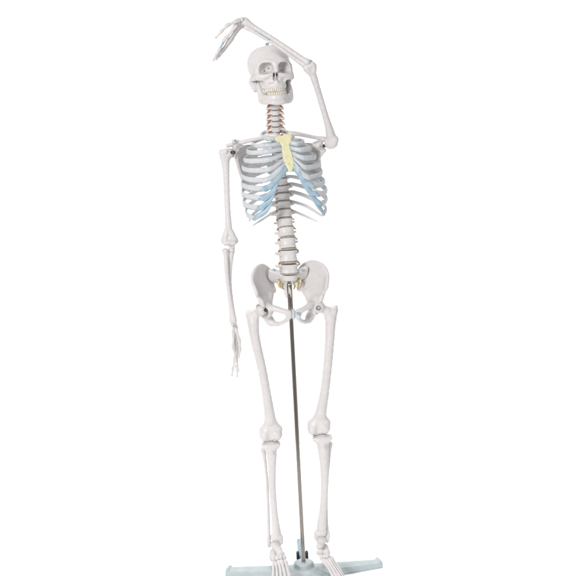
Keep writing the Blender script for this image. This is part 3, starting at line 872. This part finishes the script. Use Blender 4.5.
foot([(275.6, 544.6, 4), (279.2, 550.5, -26)], [(274.2, 553, 4), (273.8, 556, 32), (273.6, 558, 58)], (280.6, 554.2, -38), (274.6, 557.6, -34),
     [(284.0, 557.6, -58), (280.9, 557.0, -62), (277.8, 557.6, -60)],
     [[(284.6, 561, -74), (289.4, 577.5, -128)], [(281.4, 560.4, -78), (285.4, 578.5, -140)], [(278.8, 561, -76), (281.3, 579, -136)], [(276.0, 562, -66), (277.4, 579, -126)], [(273.4, 562, -56), (273.0, 578, -112)]],
     [[(291, 585, -158), (291.4, 590, -180)], [(287, 585.5, -164), (287.6, 588, -176), (288, 590.5, -184)], [(282.4, 586, -160), (282.8, 588.5, -172), (283, 591, -180)],
      [(277.8, 586, -148), (278, 588, -158), (278, 590.5, -166)], [(272.6, 584.5, -130), (272.4, 587, -140), (272.2, 589, -148)]], 40)
foot([(321.4, 539.6, 8), (319.8, 546.5, -16)], [(323.8, 548, 14), (325, 552, 38), (326, 554, 60)], (320.4, 552.4, -30), (326.4, 552.4, -28),
     [(321.6, 557.2, -48), (324.6, 556.6, -52), (327.2, 556.4, -52)],
     [[(323.2, 560, -64), (334.2, 577.5, -122)], [(326.0, 560, -70), (337.2, 577.5, -134)], [(328.2, 559.6, -68), (339.6, 576.6, -130)], [(329.6, 558.6, -58), (341.2, 575.4, -118)], [(330.6, 556.8, -46), (341.6, 573, -100)]],
     [[(338.6, 585, -152), (341.0, 590, -174)], [(341.6, 585, -160), (343.2, 588, -172), (344.4, 590.5, -180)], [(344.2, 584, -156), (345.8, 587, -168), (346.8, 589.5, -176)],
      [(345.6, 582.6, -144), (347.2, 585, -154), (348.2, 587.4, -162)], [(345.4, 580, -124), (346.8, 582.6, -134), (347.8, 585, -142)]], 60)

# ---------------------------------------------------------------- stand
pt, pb = W(289.3, 283.0, 12), W(303.6, 562, 12)
SO_ = P(303.8, 588, .012); SO_[2] = 0
ST = empty('skeleton_stand', SO_, 'pale blue-grey star-foot stand with a thin steel pole rising to the pelvis', 'stand')
d = pt - pb; ln = np.linalg.norm(d)
m_ = W(291.3, 311.5, 12); lm = np.linalg.norm(m_ - pb)
link('pole', *lathe([(6.6, -8), (6.6, lm), (5.6, lm + .5), (5.6, lm + 20)], pb, d, 28), STEEL, ST)
link('pole_sleeve', *lathe([(7.4, lm - 6), (8.2, lm - 5), (8.2, ln - 8), (7.4, ln - 7), (7.4, ln)], pb, d, 28), STEEL, ST, 'thicker steel sleeve at the top of the pole')
HX, HY = pb[0], pb[1]
hz = pb[2] + 2
bs = S()
bs.drum((HX, HY, hz - 22), 33, 33, 22, .0, 7, 0)
bs.drum((HX, HY, hz - 36), 50, 50, 18, .0, 8, 8)


def arm(ang, ln_, w0, w1, h0, h1, z0, z1, cap=True):
    a = rad(ang); u = A(math.cos(a), math.sin(a), 0); v = A(-u[1], u[0], 0)
    n = 9; g = []
    for i in range(n):
        t = i / (n - 1); c_ = A(HX, HY, 0) + u * (30 + (ln_ - 30) * t)
        w = w0 + (w1 - w0) * t; zt = z0 + (z1 - z0) * t; hh = h0 + (h1 - h0) * t
        g.append([(c_ - v * w) + A(0, 0, zt - 4), c_ + A(0, 0, zt), (c_ + v * w) + A(0, 0, zt - 4)])
    g = np.array(g); lower = g.copy(); lower[:, :, 2] -= (h0 + (h1 - h0) * np.linspace(0, 1, n))[:, None]
    for lay in np.linspace(0, 1, 5):
        bs.sheet(g * (1 - lay) + lower * lay, 5, 3, 4.5)
    if cap:
        c_ = A(HX, HY, 0) + u * (ln_ - 3)
        R = np.stack([u, v, A(0, 0, 1)], 1)
        bs.box(c_ + A(0, 0, z1 - 2), (6, w1 + 4, 11), 4.5, 4, False, R)


for ang in (14, 166, 306, 234):
    arm(ang, 263, 30, 16, 24, 12, hz - 24, hz - 38)
base = link('star_base', *bs.build(2.2, 1), BASEM, ST)
# rear arm: narrow blue tongue with a pair of transport wheels
bs = S()
arm(92, 245, 8, 6, 16, 12, hz - 14, hz - 20)
link('rear_arm', *bs.build(1.8, 1), BLUE, base, 'light blue rear arm of the base')
for s in (-1, 1):
    cw = A(HX - 3 + s * 15, HY + 80, hz - 12)
    link('transport_wheel', *lathe([(6, -5), (13, -5), (16.5, -3), (17.5, 0), (16.5, 3), (13, 5), (6, 5)], cw, (1, 0, 0), 30), BLACK, base, 'black rubber wheel')

# ---------------------------------------------------------------- floor, light, camera
me = bpy.data.meshes.new('floor'); z = 0.0
me.from_pydata([(-1.5, -1.3, z), (1.5, -1.3, z), (1.5, 1.6, z), (-1.5, 1.6, z)], [], [(0, 1, 2, 3)]); me.materials.append(FLOORM)
fo = bpy.data.objects.new('floor', me); C.objects.link(fo)
fo['kind'] = 'structure'; fo['label'] = 'plain white studio floor under the stand'

w = bpy.data.worlds.new('World'); bpy.context.scene.world = w; w.use_nodes = True
nt = w.node_tree; bg = nt.nodes['Background']; bg.inputs['Color'].default_value = (1, 1, 1, 1)
# made-up surround light: full white behind the stand, dimmed behind the camera
tc = nt.nodes.new('ShaderNodeTexCoord'); sx = nt.nodes.new('ShaderNodeSeparateXYZ'); mr = nt.nodes.new('ShaderNodeMapRange')
mr.interpolation_type = 'SMOOTHSTEP'
nt.links.new(tc.outputs['Generated'], sx.inputs[0]); 
# surround made brighter on the left to stripe the pole and darken right edges
m1 = nt.nodes.new('ShaderNodeMath'); m1.operation = 'MULTIPLY_ADD'; m1.inputs[1].default_value = -.36
nt.links.new(sx.outputs['X'], m1.inputs[0]); nt.links.new(sx.outputs['Y'], m1.inputs[2])
nt.links.new(m1.outputs[0], mr.inputs['Value'])
for k_, v_ in (('From Min', -.2), ('From Max', .8), ('To Min', .36), ('To Max', 1.1)): mr.inputs[k_].default_value = v_
nt.links.new(mr.outputs['Result'], bg.inputs['Strength'])


def area(name, loc, tgt, size, power, col=(1, 1, 1)):
    l = bpy.data.lights.new(name, 'AREA'); l.size = size; l.energy = power; l.color = col
    o = bpy.data.objects.new(name, l); C.objects.link(o); o.location = loc
    dv = np.asarray(tgt, float) - np.asarray(loc, float)
    from mathutils import Vector
    o.rotation_euler = Vector(dv).to_track_quat('-Z', 'Y').to_euler()
    return o


area('key_softbox', (-2.3, -4.4, 2.5), (0, 0, .8), 1.3, 190, (1, .985, .965))
area('added_fill_light', (2.6, -3.0, 1.6), (0, 0, .9), 1.4, 34, (.97, .985, 1))  # lamp added on the right to lift the darker inner bone faces
ol = area('added_floor_light', (0, 1.5, 2.9), (0, 1.5001, 0), 3.4, 45)  # unseen lamp added to wash the floor behind the stand out to white
ol.data.shape = 'RECTANGLE'; ol.data.size_y = 2.0; ol.data.spread = rad(75)

from mathutils import Matrix
cd = bpy.data.cameras.new('camera'); cam = bpy.data.objects.new('camera', cd); C.objects.link(cam)
cd.sensor_width = 36; cd.lens = 36 * FPX / 576; cd.clip_end = 200; cd.clip_start = .05
M = np.eye(4); M[:3, 0] = CR; M[:3, 1] = CU; M[:3, 2] = -FW; M[:3, 3] = CAM
cam.matrix_world = Matrix(M.tolist())
sc_ = bpy.context.scene
sc_.camera = cam
sc_.view_settings.view_transform = 'Standard'; sc_.view_settings.look = 'None'
sc_.view_settings.exposure = 0; sc_.view_settings.gamma = 1
sc_.render.engine = 'CYCLES'
sc_.cycles.use_denoising = True; sc_.cycles.denoising_input_passes = 'RGB_ALBEDO'
